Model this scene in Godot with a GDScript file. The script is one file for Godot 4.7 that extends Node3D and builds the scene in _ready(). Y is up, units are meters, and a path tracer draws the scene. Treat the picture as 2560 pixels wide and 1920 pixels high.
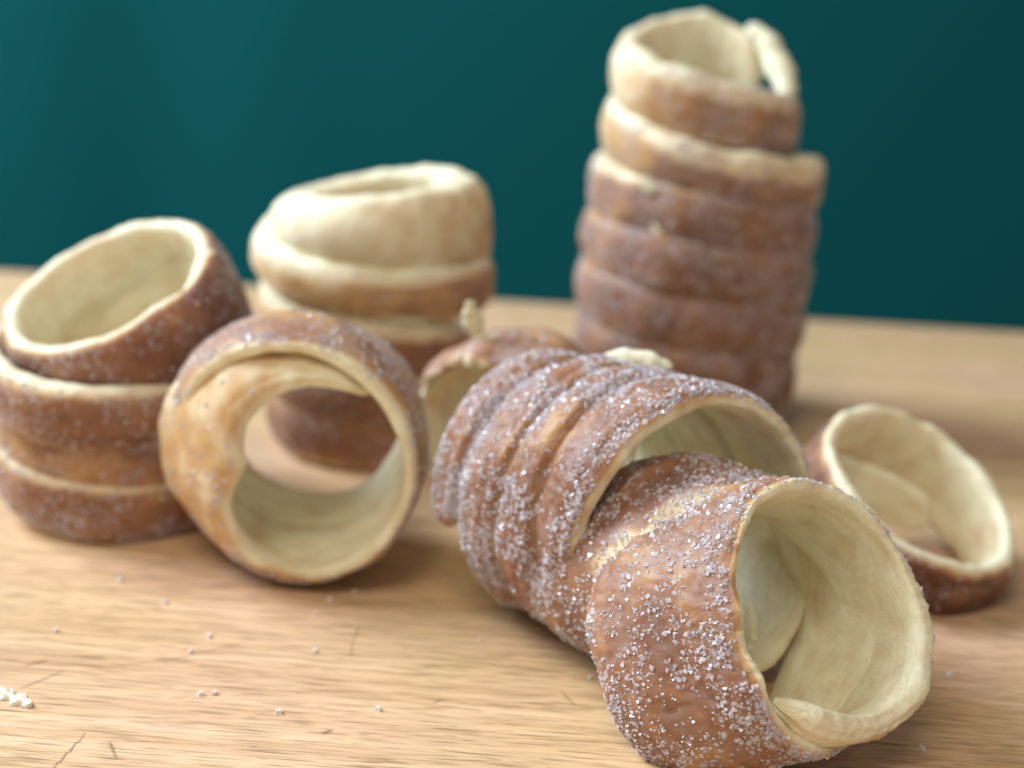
extends Node3D
# Sugared spiral pastries on a beech table in front of a dark teal wall. Metres; pastry shapes are given in millimetres.

const CREAM := Color(0.92, 0.88, 0.655)
const GOLD := Color(0.62, 0.38, 0.16)
const BROWN := Color(0.34, 0.168, 0.095)
const DARK := Color(0.14, 0.052, 0.028)
const SUGAR := Color(0.80, 0.78, 0.80)

var noise := FastNoiseLite.new()
var rng := RandomNumberGenerator.new()
var dough: StandardMaterial3D
var crystal_material: StandardMaterial3D
var crystal: ArrayMesh

func _ready():
	rng.seed = 71
	noise.seed = 5
	noise.noise_type = FastNoiseLite.TYPE_SIMPLEX_SMOOTH
	noise.frequency = 1.0
	noise.fractal_type = FastNoiseLite.FRACTAL_NONE
	# ---- camera, light, exposure
	var cam := Camera3D.new()
	cam.name = "camera"
	add_child(cam)
	cam.position = Vector3(0, 0.1167, 0)
	cam.rotation = Vector3(deg_to_rad(-16.0), 0, deg_to_rad(3.0))
	cam.near = 0.02
	cam.far = 20.0
	var lens := CameraAttributesPhysical.new()
	lens.frustum_focal_length = 40.62
	lens.frustum_focus_distance = 0.206
	lens.exposure_aperture = 8.4
	lens.frustum_near = 0.02
	lens.frustum_far = 20.0
	cam.attributes = lens
	cam.current = true
	var env := Environment.new()
	env.background_mode = Environment.BG_COLOR
	env.background_color = Color(1.0, 0.98, 0.96)
	env.background_energy_multiplier = 0.24
	env.tonemap_mode = Environment.TONE_MAPPER_LINEAR
	env.tonemap_exposure = 1.17
	env.sdfgi_enabled = true
	env.ssao_enabled = true
	env.ssil_enabled = true
	var we := WorldEnvironment.new()
	we.name = "environment"
	we.environment = env
	add_child(we)
	# daylight from a window behind and to the left
	area("window_light", Vector3(-0.90, 0.80, -0.56), Vector3(0.0, 0.0, -0.27), Vector2(0.62, 0.6), 2.5, Color(0.89, 0.945, 1.0))
	# room lamp above and in front
	area("room_light", Vector3(-0.25, 1.0, 0.35), Vector3(0.0, 0.0, -0.25), Vector2(0.5, 0.5), 0.5, Color(1.0, 0.93, 0.83))
	make_materials()
	table()
	wall()
	pastries()
	crumbs()

func area(called: String, from: Vector3, to: Vector3, size: Vector2, energy: float, color: Color):
	var l := AreaLight3D.new()
	l.name = called
	add_child(l)
	l.look_at_from_position(from, to)
	l.area_size = size
	l.light_energy = energy
	l.light_color = color
	l.area_range = 10.0
	l.shadow_enabled = true

func tag(o: Node, label: String, category := "", group := "", kind := ""):
	if label: o.set_meta("label", label)
	if category: o.set_meta("category", category)
	if group: o.set_meta("group", group)
	if kind: o.set_meta("kind", kind)

# ------------------------------------------------------------------ materials
func seamless(seed_: int, freq: float, w: int, h: int, octaves := 3) -> Image:
	var n := FastNoiseLite.new()
	n.seed = seed_
	n.frequency = freq
	n.fractal_octaves = octaves
	return n.get_seamless_image(w, h)

func make_materials():
	var S := 512
	var fine := seamless(3, 0.05, S, S, 3)
	var pores := seamless(9, 0.12, S, S, 2)
	var strands := seamless(4, 0.06, 96, S, 3)
	strands.resize(S, S, Image.INTERPOLATE_CUBIC)
	var relief := Image.create(S, S, false, Image.FORMAT_RGB8)
	var tint := Image.create(S, S, false, Image.FORMAT_RGB8)
	for y in S:
		for x in S:
			var f := fine.get_pixel(x, y).r
			var s := strands.get_pixel(x, y).r
			var p := pores.get_pixel(x, y).r
			var h := clampf(0.35 * f + 0.4 * s + 0.25 * p, 0, 1)
			relief.set_pixel(x, y, Color(h, h, h))
			var t := clampf(0.93 + 0.12 * (0.5 * s + 0.5 * f) - 0.05 * p, 0.6, 1.0)
			tint.set_pixel(x, y, Color(t, lerpf(t, 1.0, -0.05), lerpf(t, 1.0, -0.12)))
	dough = StandardMaterial3D.new()
	dough.resource_name = "baked dough"
	dough.vertex_color_use_as_albedo = true
	dough.albedo_texture = ImageTexture.create_from_image(tint)
	dough.heightmap_enabled = true
	dough.heightmap_texture = ImageTexture.create_from_image(relief)
	dough.heightmap_scale = 0.005
	dough.roughness = 0.5
	dough.subsurf_scatter_enabled = true
	dough.subsurf_scatter_strength = 0.1
	dough.metallic_specular = 0.4
	crystal_material = StandardMaterial3D.new()
	crystal_material.resource_name = "sugar"
	crystal_material.albedo_color = Color(0.97, 0.95, 0.98, 0.47)
	crystal_material.refraction_enabled = true
	crystal_material.refraction_scale = 0.05
	crystal_material.roughness = 0.13
	crystal = grain_mesh()

# a sugar crystal about one unit across: an uneven block with worn corners and flat faces
func grain_mesh() -> ArrayMesh:
	var st := SurfaceTool.new()
	st.begin(Mesh.PRIMITIVE_TRIANGLES)
	st.set_smooth_group(-1)
	var r := RandomNumberGenerator.new()
	r.seed = 4
	var v: Array[Vector3] = []
	for k in 8:
		v.append(Vector3(0.5 if k & 1 else -0.5, 0.5 if k & 2 else -0.5, 0.5 if k & 4 else -0.5) * r.randf_range(0.75, 1.05) + Vector3(r.randf_range(-0.14, 0.14), r.randf_range(-0.14, 0.14), r.randf_range(-0.14, 0.14)))
	for f in [[0, 1, 3, 2], [4, 6, 7, 5], [0, 4, 5, 1], [2, 3, 7, 6], [0, 2, 6, 4], [1, 5, 7, 3]]:
		for k in [0, 1, 2, 0, 2, 3]:
			st.add_vertex(v[f[k]])
	st.generate_normals()
	return st.commit()

# ------------------------------------------------------------------ a rolled strip of dough
# keys: [turn, cx, cy, cz, radius, width, thickness, right_up, front_down, lean, browning]
func sample(keys: Array, u: float) -> PackedFloat32Array:
	var n := keys.size()
	var i := 0
	while i < n - 2 and u > keys[i + 1][0]: i += 1
	var a: Array = keys[i]
	var b: Array = keys[i + 1]
	var z: Array = keys[maxi(i - 1, 0)]
	var c: Array = keys[mini(i + 2, n - 1)]
	var span: float = b[0] - a[0]
	var t := clampf((u - a[0]) / span, 0, 1)
	var out := PackedFloat32Array()
	var t2 := t * t
	var t3 := t2 * t
	for k in range(1, 12):
		var ma: float = (b[k] - z[k]) / maxf(b[0] - z[0], 1e-6) * span
		var mb: float = (c[k] - a[k]) / maxf(c[0] - a[0], 1e-6) * span
		out.append((2 * t3 - 3 * t2 + 1) * a[k] + (t3 - 2 * t2 + t) * ma + (-2 * t3 + 3 * t2) * b[k] + (t3 - t2) * mb)
	return out

func spow(x: float, p: float) -> float:
	return signf(x) * pow(absf(x), p)

func ramp(t: float) -> Color:
	if t < 0.25: return CREAM.lerp(GOLD, t / 0.25)
	if t < 0.52: return GOLD.lerp(BROWN, (t - 0.25) / 0.27)
	return BROWN.lerp(DARK, clampf((t - 0.52) / 0.48, 0, 1))

# builds the strip as coils (one mesh per turn) and its sugar under parent
func strip(parent: Node3D, keys: Array, o: Dictionary):
	var rows_per_turn: int = o.get("rows", 150)
	var nv: int = o.get("around", 32)
	var sugar_count: int = o.get("sugar", 1500)
	var wob: float = o.get("wobble", 1.0)
	var dust: float = o.get("dust", 0.35)
	var grain: Vector2 = o.get("grain", Vector2(0.35, 0.8))
	var edge0: float = o.get("edge", 0.0)
	var even: float = o.get("even", 0.0)
	var ragged: float = o.get("ragged", 0.25)
	var round_: float = o.get("round", 0.0)
	var off := Vector3(rng.randf_range(-500, 500), rng.randf_range(-500, 500), rng.randf_range(-500, 500))
	var u0: float = keys[0][0]
	var u1: float = keys[-1][0]
	var nu := int(ceil((u1 - u0) * rows_per_turn)) + 1
	var pos := PackedVector3Array()
	var nor := PackedVector3Array()
	var col := PackedColorArray()
	var uvs := PackedVector2Array()
	pos.resize(nu * nv)
	nor.resize(nu * nv)
	col.resize(nu * nv)
	uvs.resize(nu * nv)
	var brown := PackedFloat32Array()
	var along := PackedFloat32Array()
	var pale := PackedFloat32Array()
	var length := 0.0
	for i in nu:
		var u := lerpf(u0, u1, float(i) / (nu - 1))
		var k := sample(keys, u)
		var endt := clampf(minf(u - u0, u1 - u) * TAU * k[3] / 4.0, 0.02, 1.0)
		var shrink := sqrt(1.0 - (1.0 - endt) * (1.0 - endt))
		if o.get("blunt", false): shrink = lerpf(shrink, 1.0, 0.5)
		var wave := noise.get_noise_2d(u * 5.0 + off.x, 3.0)
		var wave2 := noise.get_noise_2d(u * 9.0 + off.y, 9.0)
		var r := k[3] * (1.0 + 0.02 * wob * wave)
		var w := k[4] * shrink * (1.0 + 0.10 * wob * wave2)
		var th := k[5] * (0.3 + 0.7 * shrink)
		var ang := TAU * u
		var e := Vector3(sin(ang), 0, cos(ang))
		var turn := Basis(Vector3(0, 0, 1), deg_to_rad(k[6])) * Basis(Vector3(1, 0, 0), deg_to_rad(k[7]))
		var cl := cos(deg_to_rad(k[8]))
		var sl := sin(deg_to_rad(k[8]))
		length += TAU * r * (u1 - u0) / nu
		along.append(length)
		brown.append(k[9])
		pale.append(k[10])
		var c := Vector3(k[0], k[1], k[2])
		for j in nv:
			var ph := TAU * j / nv
			var a := w * 0.5 * spow(cos(ph), lerpf(0.8, 1.0, round_))
			var s := sin(ph)
			var d := th * 0.5 * (spow(s, lerpf(0.9, 0.8, round_)) * 1.1 if s >= 0 else spow(s, 0.55) * 0.9)
			if cos(ph) > 0.3: a += ragged * (0.6 * noise.get_noise_2d(u * 26.0 + off.x, 50.0) + 0.5 * noise.get_noise_2d(u * 70.0, 90.0 + s)) * smoothstep(0.3, 1.0, cos(ph))
			pos[i * nv + j] = c + turn * (e * (r + d * cl + a * sl) + Vector3(0, a * cl - d * sl, 0))
			uvs[i * nv + j] = Vector2(length / 38.0, float(j) / nv * (2.0 * w + 2.0 * th) / 38.0)
	normals(pos, nor, nu, nv)
	var rough: float = o.get("rough", 1.0)
	for i in nu:
		for j in nv:
			var q := i * nv + j
			var p := pos[q] + off
			var ph := TAU * j / nv
			var s := sin(ph)
			var n1 := noise.get_noise_3dv(p * 0.055)
			var n2 := noise.get_noise_3dv(p * 0.16)
			var n3 := noise.get_noise_3dv(p * 0.5)
			var st := noise.get_noise_2d(along[i] * 0.035 + off.z, 40.0 + 3.2 * j * 32.0 / nv * 0.12)
			var fib := noise.get_noise_2d(along[i] * 0.12 + off.z, 9.0 + 16.0 * float(j) / nv * 3.0)
			var out := smoothstep(-0.2, 0.5, s)
			var disp := wob * (0.75 * n1 + 0.25 * n2) + rough * out * (0.12 * n3 + 0.22 * st + 0.07 * fib + 0.06 * noise.get_noise_3dv(p * 1.3)) + (1.0 - out) * 0.035 * st
			pos[q] += nor[q] * disp
			var edge := smoothstep(edge0, edge0 + 0.75, s - 0.12 + 0.16 * n2)
			var t := edge * brown[i] * (0.90 + 0.26 * n1 + 0.13 * n2 + 0.12 * st + 0.10 * fib) * (0.8 + 0.2 * s)
			var pe := 1.0 - 2.0 * pale[i] * (1.0 + 0.3 * n2)
			t *= 1.0 - 0.8 * smoothstep(pe - 0.12, pe + 0.12, cos(ph)) * (1.0 if pale[i] > 0.02 else 0.0)
			t = clampf(t + 0.05 * n2 + (1.0 - edge) * (0.06 * maxf(0.0, st + 0.2) + 0.05 * smoothstep(0.1, 0.7, n1) + 0.02 * fib), 0, 1)
			var colr := ramp(t)
			var m := clampf((n3 * 0.9 + n2 * 0.7 + 0.25) * dust, 0, 1) * out * smoothstep(0.12, 0.4, brown[i])
			col[q] = colr.lerp(SUGAR, m * 0.75)
	normals(pos, nor, nu, nv)
	# one mesh for each turn, cut where the strip passes behind
	var cut: float = o.get("cut", 0.5)
	var starts := [0]
	var uu := floorf(u0 - cut) + 1.0 + cut
	while uu < u1 - 0.12:
		if uu > u0 + 0.12: starts.append(int(round((uu - u0) / (u1 - u0) * (nu - 1))))
		uu += 1.0
	starts.append(nu - 1)
	for q in starts.size() - 1:
		var i0: int = starts[q]
		var i1: int = starts[q + 1]
		var P := PackedVector3Array()
		var N := PackedVector3Array()
		var C := PackedColorArray()
		var T := PackedVector2Array()
		var I := PackedInt32Array()
		for i in range(i0, i1 + 1):
			for j in nv + 1:
				var v := i * nv + (j % nv)
				P.append(pos[v] * 0.001)
				N.append(nor[v])
				C.append(col[v])
				T.append(uvs[v] if j < nv else Vector2(uvs[v].x, uvs[i * nv + nv - 1].y * nv / (nv - 1.0)))
		var wv := nv + 1
		for i in i1 - i0:
			for j in nv:
				var a := i * wv + j
				I.append_array(PackedInt32Array([a, a + 1, a + wv, a + 1, a + wv + 1, a + wv]))
		for end in 2:
			if (end == 0 and i0 == 0) or (end == 1 and i1 == nu - 1):
				var row := 0 if end == 0 else (i1 - i0) * wv
				var mid := Vector3.ZERO
				for j in nv: mid += P[row + j] / nv
				P.append(mid)
				N.append((mid - P[(wv if end == 0 else row - wv)]).normalized())
				C.append(CREAM)
				T.append(T[row])
				for j in nv:
					I.append_array(PackedInt32Array([P.size() - 1, row + j + 1, row + j] if end == 0 else [P.size() - 1, row + j, row + j + 1]))
		var arr := []
		arr.resize(Mesh.ARRAY_MAX)
		arr[Mesh.ARRAY_VERTEX] = P
		arr[Mesh.ARRAY_NORMAL] = N
		arr[Mesh.ARRAY_COLOR] = C
		arr[Mesh.ARRAY_TEX_UV] = T
		arr[Mesh.ARRAY_INDEX] = I
		var am := ArrayMesh.new()
		am.add_surface_from_arrays(Mesh.PRIMITIVE_TRIANGLES, arr)
		am.surface_set_material(0, dough)
		var mi := MeshInstance3D.new()
		mi.name = o.get("called", "coil")
		mi.mesh = am
		parent.add_child(mi, true)
	if sugar_count > 0:
		var where: Array[Transform3D] = []
		var tries := 0
		while where.size() < sugar_count and tries < sugar_count * 30:
			tries += 1
			var i := rng.randi_range(0, nu - 2)
			var j := rng.randi_range(0, nv / 2)
			var q := i * nv + j
			var s := sin(TAU * j / nv)
			var p := pos[q].lerp(pos[q + nv], rng.randf()).lerp(pos[i * nv + (j + 1) % nv], rng.randf())
			var m := noise.get_noise_3dv((p + off) * 0.09) * 0.9 + noise.get_noise_3dv((p + off) * 0.35) * 0.6
			var want := smoothstep(0.05, 0.5, s) * smoothstep(-0.35 - even, 0.75 - even * 0.6, m) * smoothstep(0.15, 0.5, brown[i])
			if rng.randf() > want: continue
			var size := lerpf(grain.x, grain.y, pow(rng.randf(), 2.2)) * 0.001
			var b := Basis.from_euler(Vector3(rng.randf() * TAU, rng.randf() * TAU, rng.randf() * TAU)).scaled_local(Vector3(size, size * rng.randf_range(0.7, 1.0), size * rng.randf_range(0.75, 1.35)))
			where.append(Transform3D(b, p * 0.001 + nor[q] * size * 0.28))
		scatter(parent, where)

func scatter(parent: Node3D, where: Array[Transform3D]):
	var mm := MultiMesh.new()
	mm.transform_format = MultiMesh.TRANSFORM_3D
	mm.mesh = crystal
	mm.instance_count = where.size()
	for k in where.size(): mm.set_instance_transform(k, where[k])
	var g := MultiMeshInstance3D.new()
	g.name = "sugar_crystals"
	g.multimesh = mm
	g.material_override = crystal_material
	g.set_meta("kind", "stuff")
	parent.add_child(g, true)

func normals(pos: PackedVector3Array, nor: PackedVector3Array, nu: int, nv: int):
	for i in nu:
		var ia := maxi(i - 1, 0) * nv
		var ib := mini(i + 1, nu - 1) * nv
		for j in nv:
			var du := pos[ib + j] - pos[ia + j]
			var dv := pos[i * nv + (j + 1) % nv] - pos[i * nv + (j + nv - 1) % nv]
			nor[i * nv + j] = du.cross(dv).normalized()

func cake(called: String, label: String, at: Vector3, basis_: Basis, group := "spiral pastries on the table") -> Node3D:
	var n := Node3D.new()
	n.name = called
	add_child(n, true)
	n.transform = Transform3D(basis_, at)
	tag(n, label, "pastry", group)
	return n

# axis towards yaw (0 = towards the camera, positive to the right), top stays up
func lying(yaw: float, pitch := 0.0, roll := 0.0) -> Basis:
	var y := Vector3(sin(deg_to_rad(yaw)) * cos(deg_to_rad(pitch)), sin(deg_to_rad(pitch)), cos(deg_to_rad(yaw)) * cos(deg_to_rad(pitch)))
	var x := y.cross(Vector3.UP).normalized()
	return Basis(x, y, x.cross(y)) * Basis(Vector3.UP, deg_to_rad(roll))

func pastries():
	# left: upright, tilted top ring
	var a := cake("spiral_pastry", "dark brown upright pastry at the left edge with a tilted open top ring", Vector3(-0.091, 0, -0.289), Basis())
	strip(a, [
		# turn, cx, cy, cz, r, w, th, right_up, front_down, lean, brown, pale top edge
		[-0.95, 1, 44, 0, 19, 8, 4, 18, 21, -8, .06, 0], [-0.85, 2, 45, 0, 20, 12, 4.5, 18, 21, -6, .1, 0], [-0.72, 2, 46, 0, 22.4, 17, 5.8, 18, 21, -2, .8, .05], [-0.5, 2, 46.5, 0, 24, 17, 5.8, 18, 21, 0, .75, .05], [-0.25, 2, 46.5, 0, 24, 16, 5.8, 18, 21, 2, .7, .05],
		[0, 2, 46, 0, 24, 17, 5.8, 18, 21, 0, .78, .05], [0.25, 2, 42.5, 0, 25, 25, 6, 15, 16, -4, .85, 0], [0.5, 0, 39.5, -1, 25, 19, 6, 8, 10, 0, .7, 0], [0.75, 0, 35, 0, 26, 15, 4.5, 2, 3, 4, .5, .3],
		[1.0, 0, 30.5, 0, 28.4, 14, 6.5, 0, 2, 5, .74, .12], [1.25, 0, 29, 0, 28.4, 14, 6.5, -1, 0, 4, .72, .12], [1.5, 0, 26, 0, 26, 15, 5, -2, 0, 2, .6, 0], [1.75, 0, 23, 0, 25.5, 15, 5, -5, 0, 2, .55, .2],
		[2.0, 0, 19.5, 0, 24.6, 16, 5, -6, 0, 2, .5, .1], [2.25, 0, 17, 0, 24.8, 15, 5, -6, 0, 2, .55, .1], [2.5, 0, 15, 0, 25.5, 15, 5, -4, 0, 3, .6, 0], [2.75, 0, 12, 0, 26, 14, 5, -5, 0, 3, .6, .35], [3.0, 0, 7.5, 0, 25.6, 14, 5.5, -4, 0, 1, .66, .15], [3.3, 0, 6.5, 0, 24.5, 12, 5, 0, 0, 0, .66, 0], [3.6, 0, 5, 0, 24, 8, 4, 0, 0, 0, .6, 0]],
		{"rows": 130, "around": 30, "edge": -.45, "wobble": .6, "sugar": 12000, "even": .3, "dust": .1, "grain": Vector2(.3, .85)})
	# pale one behind
	var b := cake("spiral_pastry", "pale cream upright pastry with a nearly closed top, second from left", Vector3(-0.0385, 0, -0.343), Basis())
	strip(b, [
		[-1.1, 3, 63, 0, 13, 7, 7, 6, 0, -20, .03, 0], [-0.9, 6, 66, 0, 14, 10, 8, 6, 0, -16, .03, 0], [-0.75, 7, 67.5, 0, 15, 12, 9, 6, 0, -14, .04, 0], [-0.5, 4, 67, 2, 18, 13, 9, 8, 0, -12, .04, 0], [-0.25, 0, 63, 1, 21, 14, 10, 4, 0, -22, .04, 0],
		[0, 0, 62, 0, 24.2, 18.5, 11.5, 2, 0, -10, .05, 0], [.25, 0.5, 62, 0, 25.2, 23, 9, 2, 0, -7, .24, 0], [.5, 0, 59, 0, 25, 22, 8, 2, 0, -4, .2, 0], [.75, 0, 53, 0, 27, 15, 9, -1, 0, 0, .1, .3],
		[1.0, 0, 48.5, 0, 27.2, 13, 9.5, -1, 0, 3, .34, .3], [1.25, .5, 47, 0, 28, 15, 7, -1, 0, 2, .5, .1], [1.5, 0, 44, 0, 27, 16, 7, -2, 0, 0, .5, 0], [1.75, 0, 39, 0, 26.5, 15, 7, -2, 0, 0, .4, .35],
		[2.0, 0, 34, 0, 26.8, 15, 6, -2, 0, 3, .6, .3], [2.5, 0, 28, 0, 26, 15, 6, -2, 0, 0, .65, .1], [3.0, 0, 19, 0, 26, 16, 6, -2, 0, 2, .7, .1], [3.5, 0, 13, 0, 25.5, 16, 6, 0, 0, 0, .7, .1], [4.0, 0, 8, 0, 25.3, 15, 6, 0, 0, 0, .7, .1], [4.5, 0, 6, 0, 24, 11, 6, 0, 0, 0, .7, 0]],
		{"rows": 130, "around": 30, "round": 1.0, "wobble": 0.6, "sugar": 2500, "dust": .12, "grain": Vector2(.35, .8)})
	# tall one behind right
	var c := cake("spiral_pastry", "tallest pastry standing upright at the back, brown below and pale at its open top", Vector3(0.052, 0, -0.383), Basis())
	strip(c, [
		[-0.67, -3, 105, 0, 20.4, 15, 6.5, 0, 0, -4, .05, 0], [-0.6, -3, 107, 0, 20.4, 19, 6.5, 0, 0, -6, .05, 0], [-0.5, -3, 109, 0, 20.4, 21, 6.5, 0, 0, -8, .05, 0], [-0.25, -3, 103, 0, 21.4, 18, 8.0, 0, 0, -6, .08, 0],
		[0, -2.5, 92.5, 0, 23.4, 19, 8.0, 0, 0, -2, .45, .3], [.25, -2.5, 88.5, 0, 24.4, 19, 7.5, 0, 0, 0, .74, .2], [.5, -2, 89, 0, 24.4, 15, 7.5, 0, 0, 2, .5, .1], [.75, -1, 86, 0, 24.9, 18, 7.5, 0, 0, 2, .2, .1],
		[1.0, 0, 76.5, 0, 27.9, 16, 8.0, 0, 0, 6, .62, .38], [1.25, 1, 72, 0, 29.9, 17, 8.5, 0, 0, 6, .78, .3], [1.5, 0, 70, 0, 28.9, 16, 7.5, 0, 0, 2, .7, .1], [1.75, 0, 69, 0, 28.4, 17, 7.5, 0, 0, 2, .5, .2],
		[2.0, 0, 64, 0, 28.9, 16, 7.5, 0, 0, 1, .72, 0.02], [2.25, 0.5, 58, 0, 29.9, 17, 7.5, 0, 0, 1, .8, 0.02], [2.5, 0, 56, 0, 29.4, 17, 7.5, 0, 0, 1, .7, 0.02], [2.75, 0, 54, 0, 29.4, 18, 7.5, 0, 0, 1, .6, 0.02], [3.0, 0, 50, 0, 29.9, 18, 7.5, 0, 0, 1, .74, 0.02], [3.25, 0, 44, 0, 30.4, 18, 7.5, 0, 0, 1, .8, 0.02], [3.75, 0, 39, 0, 30.4, 18, 7.5, 0, 0, 1, .62, 0.02],
		[4.0, 0, 35, 0, 30.4, 17, 7.5, 0, 0, 1, 0.82, 0.02], [4.25, 0, 30, 0, 30.4, 17, 7.5, 0, 0, 1, 0.92, 0.02], [4.75, 0, 24, 0, 30.4, 18, 7.5, 0, 0, 1, 0.74, 0.02], [5.0, 0, 20, 0, 30.4, 17, 7.5, 0, 0, 1, 0.88, 0.02], [5.25, 0, 15, 0, 29.9, 17, 7.5, 0, 0, 1, 0.93, 0.02], [5.75, 0, 10, 0, 29.9, 17, 7.5, 0, 0, 1, 0.78, 0.02], [6.25, 0, 7, 0, 28.9, 13, 7.5, 0, 0, 1, 0.88, 0.02], [6.6, 0, 5, 0, 28.4, 9, 6.5, 0, 0, 1, 0.78, 0.02]],
		{"rows": 130, "around": 30, "edge": -.35, "wobble": 1.0, "round": .8, "sugar": 26000, "even": .4, "dust": .2, "grain": Vector2(.3, .9)})
	# ring lying on its side
	var d := cake("spiral_pastry", "golden hollow pastry lying on its side facing the camera, with a pale rolled inner fold", Vector3(-0.0435, 0.0272, -0.263), lying(-2, 0).scaled(Vector3.ONE * 1.04))
	strip(d, [
		[-0.13, 0, 14, 0, 21.2, 5, 2, 0, 0, -10, .1, 0], [-0.05, 0, 14.5, 0, 19.9, 9, 4, 0, 0, -22, .08, 0], [0.08, 0, 14, 0, 18, 16, 7, 0, 0, -38, .2, 0], [0.25, 0, 12.5, 0, 18.4, 26, 7, 0, 0, -48, .27, 0], [0.38, 0, 13, 0, 20.5, 19, 6, 0, 0, -32, .3, 0], [0.5, 0, 13, 0, 23, 15, 5, 0, 0, -8, .4, 0], [0.75, 0, 12, 0, 24, 15, 4, 0, 0, 0, .4, .1],
		[1.0, 0, 10, 0, 24.3, 17, 5, 0, 0, -6, .5, .06], [1.12, 0, 6.5, 0, 24.3, 18, 5, 0, 0, -8, .46, .05], [1.25, 0, 1.5, 0, 24.3, 19, 6, 0, 0, -12, .45, .05], [1.5, 0, 0, 0, 23.4, 15, 5, 0, 0, 4, .5, .1], [1.75, 0, -2, 0, 22.6, 14, 4.6, 0, 0, 8, .5, .1], [2.0, 0, -4, 0, 22, 14, 5, 0, 0, 10, .6, .1], [2.5, 0, -9, 0, 20.5, 13, 4.8, 0, 0, 12, .6, 0], [2.9, 0, -12, 0, 20, 9, 4.5, 0, 0, 10, .6, 0]],
		{"rows": 160, "around": 36, "edge": -.35, "wobble": .6, "sugar": 13000, "even": .3, "dust": .14, "cut": .52, "grain": Vector2(.3, .75)})
	# the big one in front, opened out
	var e := cake("spiral_pastry", "large sugared pastry lying in front, its spiral pulled open, nearest to the camera", Vector3(0.0520, 0.0260, -0.1915), lying(30, 0))
	strip(e, [
		[0.385, 2.5, -1, 2, 17.6, 5, 3, -2, 34, -10, .04, 0], [0.44, 2, -2, 1.2, 19.3, 11, 5, -2, 35, -6, .06, 0], [0.6, 2, -4, -0.5, 20.5, 16, 5.5, -2, 36, 4, .2, .2], [0.75, 2.0, -7, -4, 20.9, 18, 4.5, -2, 36, 4, .4, .2], [0.9, 2.0, -7.5, -5, 22.0, 18, 3.8, -2, 36, 2, .55, .1], [1.0, 2.0, -8.6, -5.6, 22.2, 22, 4, -2, 35, -6, .62, .04], [1.12, 1.5, -9.6, -6.2, 22.2, 27, 4.4, -2, 34, -19, .66, .02], [1.25, 1.5, -9.0, -5.4, 22.2, 29, 4.4, -2, 32, -23, .68, .02], [1.37, 1.5, -7.4, -3.2, 24.4, 28, 4.4, -2, 27, -22, .67, .03], [1.5, 1, -9, 0, 25.0, 26, 3.8, -2, 15, -10, .6, .05], [1.62, 1, -16, -1.0, 22, 24, 3.8, -1, 19, -4, .5, .05], [1.75, 1, -17.5, -5.0, 20.0, 27, 3.8, -1, 25, -2, .5, .1],
		[2.0, 1.5, -23, -5.4, 20.2, 20, 3.8, -1, 15, -16, .74, .2], [2.12, 1.8, -27.5, -5.2, 19.8, 24, 3.8, -1, 12, -17, .76, .38], [2.25, 2.3, -33.5, -3.4, 20.8, 26, 4.2, 0, 7, -15, .76, .4], [2.37, 2.5, -35, -2, 22.2, 26, 4.2, 0, 5, -12, .72, .36], [2.5, 2, -33, -1.0, 22.0, 27, 3.8, 0, 2, -3, .65, .2], [2.62, 1.5, -34, -.4, 22.6, 27, 3.8, 1, 1, 0, .65, .15], [2.75, 1, -38, .4, 23.2, 22, 4, 3, 0, 2, .65, .1],
		[3.0, 1, -41, 2.2, 23.6, 17, 5.4, 8, 0, 7, .76, .03], [3.25, 2.5, -46, 1, 22.6, 14, 6.4, 9, 0, 8, .76, .03], [3.5, 3, -47.5, 0.6, 22.4, 12.5, 7, 10, 0, 8, .74, .03], [3.75, 3.5, -50, 0.6, 22.4, 12, 7.4, 10, 0, 8, .72, .03], [4.0, 4.5, -52.5, .6, 22.4, 12, 7.6, 11, 0, 8, .76, .03], [4.5, 6, -57.5, .6, 22.2, 12, 7.6, 13, 0, 8, .72, .03], [5.0, 7.5, -62.5, .6, 22.2, 12, 7.6, 14, 0, 8, .75, .03], [5.5, 9, -68, .4, 22.0, 12, 7.4, 15, 0, 8, .66, .03], [6.0, 10.5, -73.5, .4, 22, 11.5, 6.5, 15, 0, 6, .65, 0], [6.3, 11, -76, .4, 22, 8, 5, 15, 0, 4, .5, 0]],
		{"rows": 360, "around": 80, "rough": 1.35, "sugar": 56000, "even": .4, "dust": .15, "cut": .62, "edge": -.45, "ragged": .25, "grain": Vector2(.22, .85), "wobble": .7})
	# right: low ring
	var g := cake("spiral_pastry", "dark brown low ring of pastry at the right, open side up", Vector3(0.0875, 0, -0.270), Basis())
	strip(g, [
		[-0.62, 0, 9, 0, 14, 9, 3.5, -10, 10, 0, .04, 0], [-0.45, -1, 11, 0, 14.5, 14, 4, -10, 10, 6, .05, 0], [-0.3, -2, 12, 0, 16.5, 17, 4, -12, 14, 4, .08, 0], [-0.15, -1, 10, 0, 18.5, 13, 3.5, -14, 17, 0, .5, 0], [0.0, 0, 9.5, 0, 21, 16, 5.0, -16, 19, 4, 1.1, 0], [0.25, 0, 12, 0, 21.5, 17, 5.0, -17, 21, 5, 1.15, .03], [0.5, 0, 15, 0, 21.5, 20, 5.0, -17, 21, 0, .9, .05], [0.75, 0, 15, 0, 21.5, 21, 5.0, -17, 21, 3, .9, .05], [1.0, 0, 14.5, 0, 22.2, 17.5, 5.0, -17, 21, 6, 1.15, .03], [1.2, 0, 14, 0, 22.4, 13, 5.0, -17, 21, 6, 1.15, 0]],
		{"rows": 150, "around": 32, "sugar": 900, "dust": .08, "grain": Vector2(.3, .75)})
	# torn stub lying behind the front one
	var h := cake("pastry_stub", "small torn pinkish brown stub of pastry behind the front pastry, before the pale one", Vector3(-0.0005, 0.0245, -0.284), lying(-42, 0))
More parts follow.
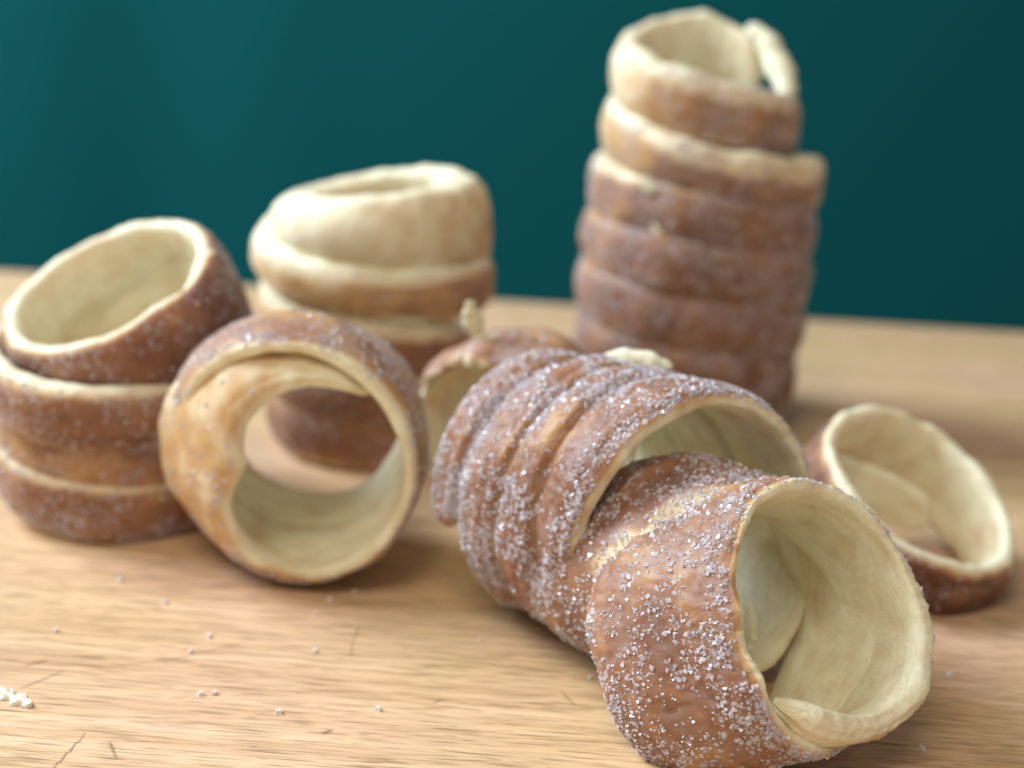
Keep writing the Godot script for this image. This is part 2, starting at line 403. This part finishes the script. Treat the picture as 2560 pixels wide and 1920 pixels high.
	strip(h, [
		[-0.5, 0, 2, 0, 21, 9, 4, 0, 0, 0, .4, 0], [-0.25, 0, 4, 0, 20, 15, 4, 0, 0, 0, .6, .1], [-0.1, 0, 5, 0, 19.5, 15, 5, 0, 0, -6, .66, .03], [0.0, 0, 6, 0, 20.5, 18, 5, 0, 0, -10, .66, .03], [0.1, 0, 4, 0, 19, 20, 5, 0, 0, -16, .66, .03], [0.25, 0, 3, 0, 20.5, 14, 4, 0, 0, 0, .6, .2], [0.5, 0, -2, 0, 22.3, 14, 4, 0, 0, 0, .6, 0], [1.0, 0, -8, 0, 19.5, 15, 5, 0, 0, 8, .64, 0], [1.4, 0, -12, 0, 20, 9, 4, 0, 0, 0, .6, 0]],
		{"rows": 130, "around": 28, "sugar": 600, "dust": .4, "wobble": 1.6, "ragged": 1.5, "edge": -.6})

	# torn shreds: of the stub, and of the front pastry
	shred(h, [Vector3(-0.0064, 0.0453, -0.2790), Vector3(-0.0086, 0.0484, -0.2800), Vector3(-0.0098, 0.0515, -0.2800), Vector3(-0.0102, 0.0551, -0.2800)], 4.4, 2.2, Color(0.80, 0.76, 0.52))
	shred(h, [Vector3(0.0015, 0.0419, -0.2790), Vector3(-0.0013, 0.0445, -0.2790), Vector3(-0.0045, 0.0459, -0.2800), Vector3(-0.0072, 0.0462, -0.2800)], 4.2, 1.8, CREAM)
	shred(e, [Vector3(0.0159, 0.0495, -0.2535), Vector3(0.0209, 0.0513, -0.2515), Vector3(0.0261, 0.0519, -0.2495), Vector3(0.0314, 0.0508, -0.2480)], 3.6, 1.6, CREAM)
	shred(e, [Vector3(0.0344, 0.0310, -0.1905), Vector3(0.0344, 0.0329, -0.1905), Vector3(0.0345, 0.0346, -0.1905), Vector3(0.0342, 0.0358, -0.1905)], 0.9, 0.7, CREAM)
	shred(e, [Vector3(0.0414, 0.0239, -0.2000), Vector3(0.0424, 0.0206, -0.2000), Vector3(0.0431, 0.0166, -0.2000), Vector3(0.0424, 0.0138, -0.2000)], 1.6, 0.8, CREAM)
	shred(c, [Vector3(0.0636, 0.1159, -0.3960), Vector3(0.0686, 0.1128, -0.3930), Vector3(0.0716, 0.1063, -0.3880), Vector3(0.0735, 0.0995, -0.3800), Vector3(0.0728, 0.0954, -0.3740)], 8.0, 4.5, CREAM)
	shred(c, [Vector3(0.0325, 0.0747, -0.3570), Vector3(0.0345, 0.0727, -0.3560), Vector3(0.0361, 0.0713, -0.3550)], 3.5, 1.6, CREAM)
	shred(c, [Vector3(0.0363, 0.0630, -0.3555), Vector3(0.0388, 0.0608, -0.3545), Vector3(0.0414, 0.0594, -0.3540)], 3.5, 1.6, CREAM)
	shred(g, [Vector3(0.0793,0.0007,-0.2490), Vector3(0.0845,0.0007,-0.2492), Vector3(0.0910,0.0007,-0.2518), Vector3(0.0974,0.0007,-0.2570)], 4.0, 0.8, CREAM)

# a torn ribbon of dough through points of the scene, thinner at both ends
func shred(parent: Node3D, points: Array, width: float, thick: float, color: Color):
	var curve := Curve3D.new()
	for k in points.size():
		var way: Vector3 = (points[mini(k + 1, points.size() - 1)] - points[maxi(k - 1, 0)]) / 6.0
		curve.add_point(points[k], -way, way)
	var st := SurfaceTool.new()
	st.begin(Mesh.PRIMITIVE_TRIANGLES)
	st.set_smooth_group(1)
	var inv := parent.transform.affine_inverse()
	var long := curve.get_baked_length()
	var nu := 24
	var nv := 12
	var spot := func(i: int, j: int) -> Vector3:
		var t := float(i) / nu
		var p := curve.sample_baked(t * long)
		var dir := (curve.sample_baked(minf(t * long + long * 0.03, long)) - curve.sample_baked(maxf(t * long - long * 0.03, 0))).normalized()
		var side := dir.cross(Vector3(0.2, 0.3, 1)).normalized()
		var up := side.cross(dir)
		var full := pow(maxf(0.0, sin(PI * clampf(t * 0.96 + 0.02, 0, 1))), 0.5)
		var q := TAU * (j % nv) / nv
		var w := width * 0.5 * full * (1.0 + 0.3 * noise.get_noise_2d(t * 6.0, width * 9.0))
		return inv * (p + (side * cos(q) * w + up * sin(q) * thick * 0.5 * full + up * 0.4 * noise.get_noise_2d(t * 5.0, thick * 31.0)) * 0.001)
	for i in nu:
		for j in nv:
			var c := [spot.call(i, j), spot.call(i + 1, j), spot.call(i + 1, j + 1), spot.call(i, j + 1)]
			for k in [0, 2, 1, 0, 3, 2]:
				st.set_color(color)
				st.set_uv(Vector2(i * 0.02, j * 0.03))
				st.add_vertex(c[k])
	st.index()
	st.generate_normals()
	var o := MeshInstance3D.new()
	o.name = "torn_shred"
	o.mesh = st.commit()
	o.mesh.surface_set_material(0, dough)
	parent.add_child(o, true)

# ------------------------------------------------------------------ table, wall, crumbs
func table():
	var W := 1024
	var H := 2048
	var im := Image.create(W, H, false, Image.FORMAT_RGBA8)
	var broad := seamless(21, 0.012, 64, H, 3)
	broad.resize(W, H, Image.INTERPOLATE_CUBIC)
	var fibre := seamless(22, 0.045, 64, H, 4)
	fibre.resize(W, H, Image.INTERPOLATE_CUBIC)
	var patch := seamless(23, 0.012, 256, 256, 3)
	patch.resize(W, H, Image.INTERPOLATE_CUBIC)
	var ba := broad.get_data()
	var fa := fibre.get_data()
	var pa := patch.get_data()
	var data := PackedByteArray()
	data.resize(W * H * 3)
	for k in W * H:
		var b := ba[k] / 255.0 - 0.5
		var f := fa[k] / 255.0 - 0.5
		var p := pa[k] / 255.0 - 0.5
		var t := b * 0.10 + f * 0.11
		data[k * 3] = int(clampf(0.845 + t * 0.7 + p * 0.02, 0, 1) * 255)
		data[k * 3 + 1] = int(clampf(0.711 + t * 0.8 - p * 0.01, 0, 1) * 255)
		data[k * 3 + 2] = int(clampf(0.56 + t * 0.8 + p * 0.06, 0, 1) * 255)
	im.set_data(W, H, false, Image.FORMAT_RGB8, data)
	im.convert(Image.FORMAT_RGBA8)
	var r := RandomNumberGenerator.new()
	r.seed = 12
	for k in 34000:   # the short dark flecks of beech
		var x := r.randi_range(0, W - 1)
		var y := r.randi_range(0, H - 1)
		var l := r.randi_range(6, 34)
		var dk := r.randf_range(0.80, 0.96)
		for q in l:
			var xx := (x + q) % W
			var fade := lerpf(1.0, dk, sin(PI * (q + 0.5) / l))
			for yy in [y, (y + 1) % H]:
				var c := im.get_pixel(xx, yy)
				im.set_pixel(xx, yy, Color(c.r * fade, c.g * fade * 0.99, c.b * fade * 0.97))
	for k in [[Vector2(-0.0687, -0.1750), Vector2(-0.0668, -0.1873), 0.68, 1], [Vector2(-0.0740, -0.2073), Vector2(-0.0597, -0.2133), 0.86, 1], [Vector2(-0.0597, -0.2133), Vector2(-0.0475, -0.2213), 0.84, 1], [Vector2(-0.0624, -0.1853), Vector2(-0.0598, -0.1806), 0.70, 1], [Vector2(-0.0275, -0.2303), Vector2(-0.0281, -0.2243), 0.75, 1], [Vector2(-0.0281, -0.2243), Vector2(-0.0276, -0.2180), 0.80, 1], [Vector2(-0.0290, -0.1904), Vector2(-0.0274, -0.1915), 0.72, 3], [Vector2(-0.0826, -0.1997), Vector2(-0.0774, -0.2066), 0.80, 2], [Vector2(-0.0205, -0.2027), Vector2(-0.0114, -0.2022), 0.85, 1], [Vector2(-0.0114, -0.2022), Vector2(-0.0097, -0.2041), 0.80, 1], [Vector2(0.0115, -0.2095), Vector2(0.0140, -0.2041), 0.82, 1], [Vector2(-0.0849, -0.2076), Vector2(-0.0815, -0.2098), 0.82, 4]]:   # knife scratches and stains
		scratch(im, k[0], k[1], k[2], k[3])
	im.generate_mipmaps()
	var m := StandardMaterial3D.new()
	m.resource_name = "oiled beech"
	im.convert(Image.FORMAT_RGB8)
	m.albedo_texture = ImageTexture.create_from_image(im)
	m.roughness = 0.42
	m.metallic_specular = 0.45
	m.uv1_scale = Vector3(1.0 / 0.36, 1.0 / 0.30, 1)
	# slab with rounded rear edge: a profile in (z, y) drawn along x
	var st := SurfaceTool.new()
	st.begin(Mesh.PRIMITIVE_TRIANGLES)
	var prof: Array[Vector2] = [Vector2(0.30, 0.0)]
	for k in 7:
		var t := PI / 2 * k / 6.0
		prof.append(Vector2(-0.5304 - 0.004 * sin(t), -0.004 + 0.004 * cos(t)))
	prof.append(Vector2(-0.5344, -0.035))
	prof.append(Vector2(0.30, -0.035))
	var yaw := Basis(Vector3.UP, deg_to_rad(-2.17))
	var n := prof.size()
	var run := 0.0
	for k in n:
		var p := prof[k]
		var q := prof[(k + 1) % n]
		var step := p.distance_to(q)
		var c: Array[Vector3] = []
		for x in [-0.9, 0.9]:
			c.append(Vector3(x, p.y, p.x + 0.0))
			c.append(Vector3(x, q.y, q.x))
		var uv := [Vector2(-0.9, run), Vector2(-0.9, run + step), Vector2(0.9, run), Vector2(0.9, run + step)]
		st.set_smooth_group(1 if k < 8 else 2 + k)
		for w in [0, 2, 1, 2, 3, 1]:
			st.set_uv(uv[w])
			st.add_vertex(c[w])
		run += step
	for x in [-0.9, 0.9]:
		st.set_smooth_group(20 if x < 0 else 21)
		for k in range(1, n - 1):
			var order := [0, k, k + 1] if x > 0 else [0, k + 1, k]
			for w in order:
				st.set_uv(Vector2(prof[w].x, prof[w].y))
				st.add_vertex(Vector3(x, prof[w].y, prof[w].x))
	st.generate_normals()
	var o := MeshInstance3D.new()
	o.name = "table"
	o.mesh = st.commit()
	o.mesh.surface_set_material(0, m)
	add_child(o)
	o.basis = yaw
	tag(o, "light beech table top with fine grain under all the pastries", "table", "", "structure")

# a dark mark on the table between two places of it (x, z)
func scratch(im: Image, from: Vector2, to: Vector2, dark: float, wide: int):
	var turn := Basis(Vector3.UP, deg_to_rad(2.17))
	var a := turn * Vector3(from.x, 0, from.y)
	var b := turn * Vector3(to.x, 0, to.y)
	var n := 400
	for k in n:
		var p := a.lerp(b, float(k) / n)
		var fade := sin(PI * (k + 0.5) / n)
		for w in wide * 2:
			var x := posmod(int(p.x / 0.36 * im.get_width()), im.get_width())
			var y := posmod(int((0.30 - p.z) / 0.30 * im.get_height()) + w, im.get_height())
			var c := im.get_pixel(x, y)
			if c.a > 0.996:
				var d := lerpf(1.0, dark, pow(fade, 0.4))
				im.set_pixel(x, y, Color(c.r * d, c.g * d * 0.97, c.b * d * 0.93, 0.99))

func wall():
	var st := SurfaceTool.new()
	st.begin(Mesh.PRIMITIVE_TRIANGLES)
	st.set_smooth_group(1)
	var nx := 260
	for i in nx:
		for k in [[0, 0], [0, 1], [1, 0], [1, 0], [0, 1], [1, 1]]:
			var x := lerpf(-1.6, 1.6, float(i + k[0]) / nx)
			var fold := smoothstep(-0.1, -0.4, x)
			st.add_vertex(Vector3(x, lerpf(-0.7, 1.6, k[1]), -1.25 + 0.008 * fold * sin(x * 25.0 + 0.6)))
	st.generate_normals()
	st.index()
	var m := StandardMaterial3D.new()
	m.resource_name = "teal paint"
	m.albedo_color = Color(0.005, 0.082, 0.087).linear_to_srgb()
	m.roughness = 0.95
	m.metallic_specular = 0.1
	var o := MeshInstance3D.new()
	o.name = "wall"
	o.mesh = st.commit()
	o.mesh.surface_set_material(0, m)
	add_child(o)
	tag(o, "dark teal wall behind the table, far out of focus", "wall", "", "structure")

func crumbs():
	# single sugar crystals that fell on the board
	var spots := [Vector2(-0.0667, -0.2359), Vector2(-0.0364, -0.2345), Vector2(-0.0303, -0.2454), Vector2(-0.0638, -0.2611), Vector2(-0.0835, -0.2218), Vector2(-0.0548, -0.2226), Vector2(-0.0567, -0.2160), Vector2(-0.0341, -0.2189), Vector2(-0.0511, -0.2012), Vector2(-0.0489, -0.2018), Vector2(-0.0367, -0.1966), Vector2(-0.0201, -0.1993), Vector2(0.0171, -0.2144), Vector2(0.0855, -0.2225), Vector2(0.0727, -0.1959), Vector2(-0.0036, -0.2271), Vector2(-0.0346, -0.2411), Vector2(-0.0786, -0.2453)]
	var r := RandomNumberGenerator.new()
	r.seed = 33
	var loose: StandardMaterial3D = crystal_material.duplicate()
	loose.albedo_color = Color(0.95, 0.94, 0.94, 0.8)
	var labels := ["white sugar grain on the table, before the left upright pastry, right of another grain", "white sugar grain on the table, before the ring pastry, left one of three", "white sugar grain on the table, before the ring pastry, by the big pastry's shadow", "white sugar grain on the table, under the lower left side of the ring pastry", "white sugar grain on the table, farthest left, behind the pale flake", "white sugar grain on the table, upper right one of a pair at centre left", "white sugar grain on the table, lower left one of a pair at centre left", "white sugar grain on the table, midway between pale flake and big pastry", "white sugar grain on the table, left one of the closest pair in front", "white sugar grain on the table, right one of the closest pair in front", "white sugar grain on the table, frontmost one left of the big pastry", "white sugar grain on the table, between the frontmost grain and the big pastry", "white sugar grain on the table, against the left side of the big pastry", "white sugar grain on the table, right of the big pastry, under the dark ring", "white sugar grain on the table, right of the big pastry, nearest the camera", "white sugar grain on the table, in shadow between ring and big pastry", "white sugar grain on the table, right before the ring pastry's underside", "white sugar grain on the table, close to the base of the left pastry"]
	for k in spots.size():
		var p: Vector2 = spots[k]
		var size := r.randf_range(0.0005, 0.00095)
		var o := MeshInstance3D.new()
		o.name = "sugar_crystal"
		o.mesh = crystal
		o.material_override = loose
		add_child(o, true)
		o.basis = Basis(Vector3.UP, r.randf() * TAU).scaled_local(Vector3(size * 1.2, size * 0.7, size))
		o.position = Vector3(p.x, size * 0.34, p.y)
		tag(o, labels[k], "sugar", "loose sugar crystals on the table")
	# crumpled flake of dough at the left edge
	var st := SurfaceTool.new()
	st.begin(Mesh.PRIMITIVE_TRIANGLES)
	st.set_smooth_group(1)
	var n := 26
	var h := func(i: int, j: int, under: float) -> Vector3:
		var u := lerpf(-1.0, 1.0, float(i) / n)
		var v := lerpf(-1.0, 1.0, float(j) / n)
		var edge := sqrt(maxf(0.0, 1.0 - pow(absf(v), 3.0)))
		var half := (1.3 + 0.7 * noise.get_noise_2d(u * 2.2, 7.0) + 0.35 * noise.get_noise_2d(u * 7.0, 3.0)) * pow(maxf(0.0, 1.0 - pow(absf(u), 4.0)), 0.4)
		var y := 0.75 + 0.55 * noise.get_noise_2d(u * 2.0, v * 1.6 + 5.0) + 0.3 * noise.get_noise_2d(u * 5.0 + 9.0, v * 4.0) + 0.5 * v * u
		return Vector3(u * 4.8, maxf(0.08, y * edge) if under > 0 else maxf(0.04, (y - 0.45) * edge), v * half + 0.6 * u * u) * 0.001
	for i in n:
		for j in n:
			for side in [1.0, -1.0]:
				var c := [h.call(i, j, side), h.call(i + 1, j, side), h.call(i + 1, j + 1, side), h.call(i, j + 1, side)]
				for k in ([0, 1, 2, 0, 2, 3] if side > 0 else [0, 2, 1, 0, 3, 2]): st.add_vertex(c[k])
	st.index()
	st.generate_normals()
	var flake := MeshInstance3D.new()
	flake.name = "dough_flake"
	flake.mesh = st.commit()
	var m := StandardMaterial3D.new()
	m.albedo_color = Color(0.82, 0.77, 0.64).linear_to_srgb()
	m.roughness = 0.45
	flake.mesh.surface_set_material(0, m)
	add_child(flake)
	flake.position = Vector3(-0.0820, 0.0, -0.1967)
	flake.rotation.y = deg_to_rad(-24)
	tag(flake, "crumpled pale flake of dough on the table at the lower left", "crumb")
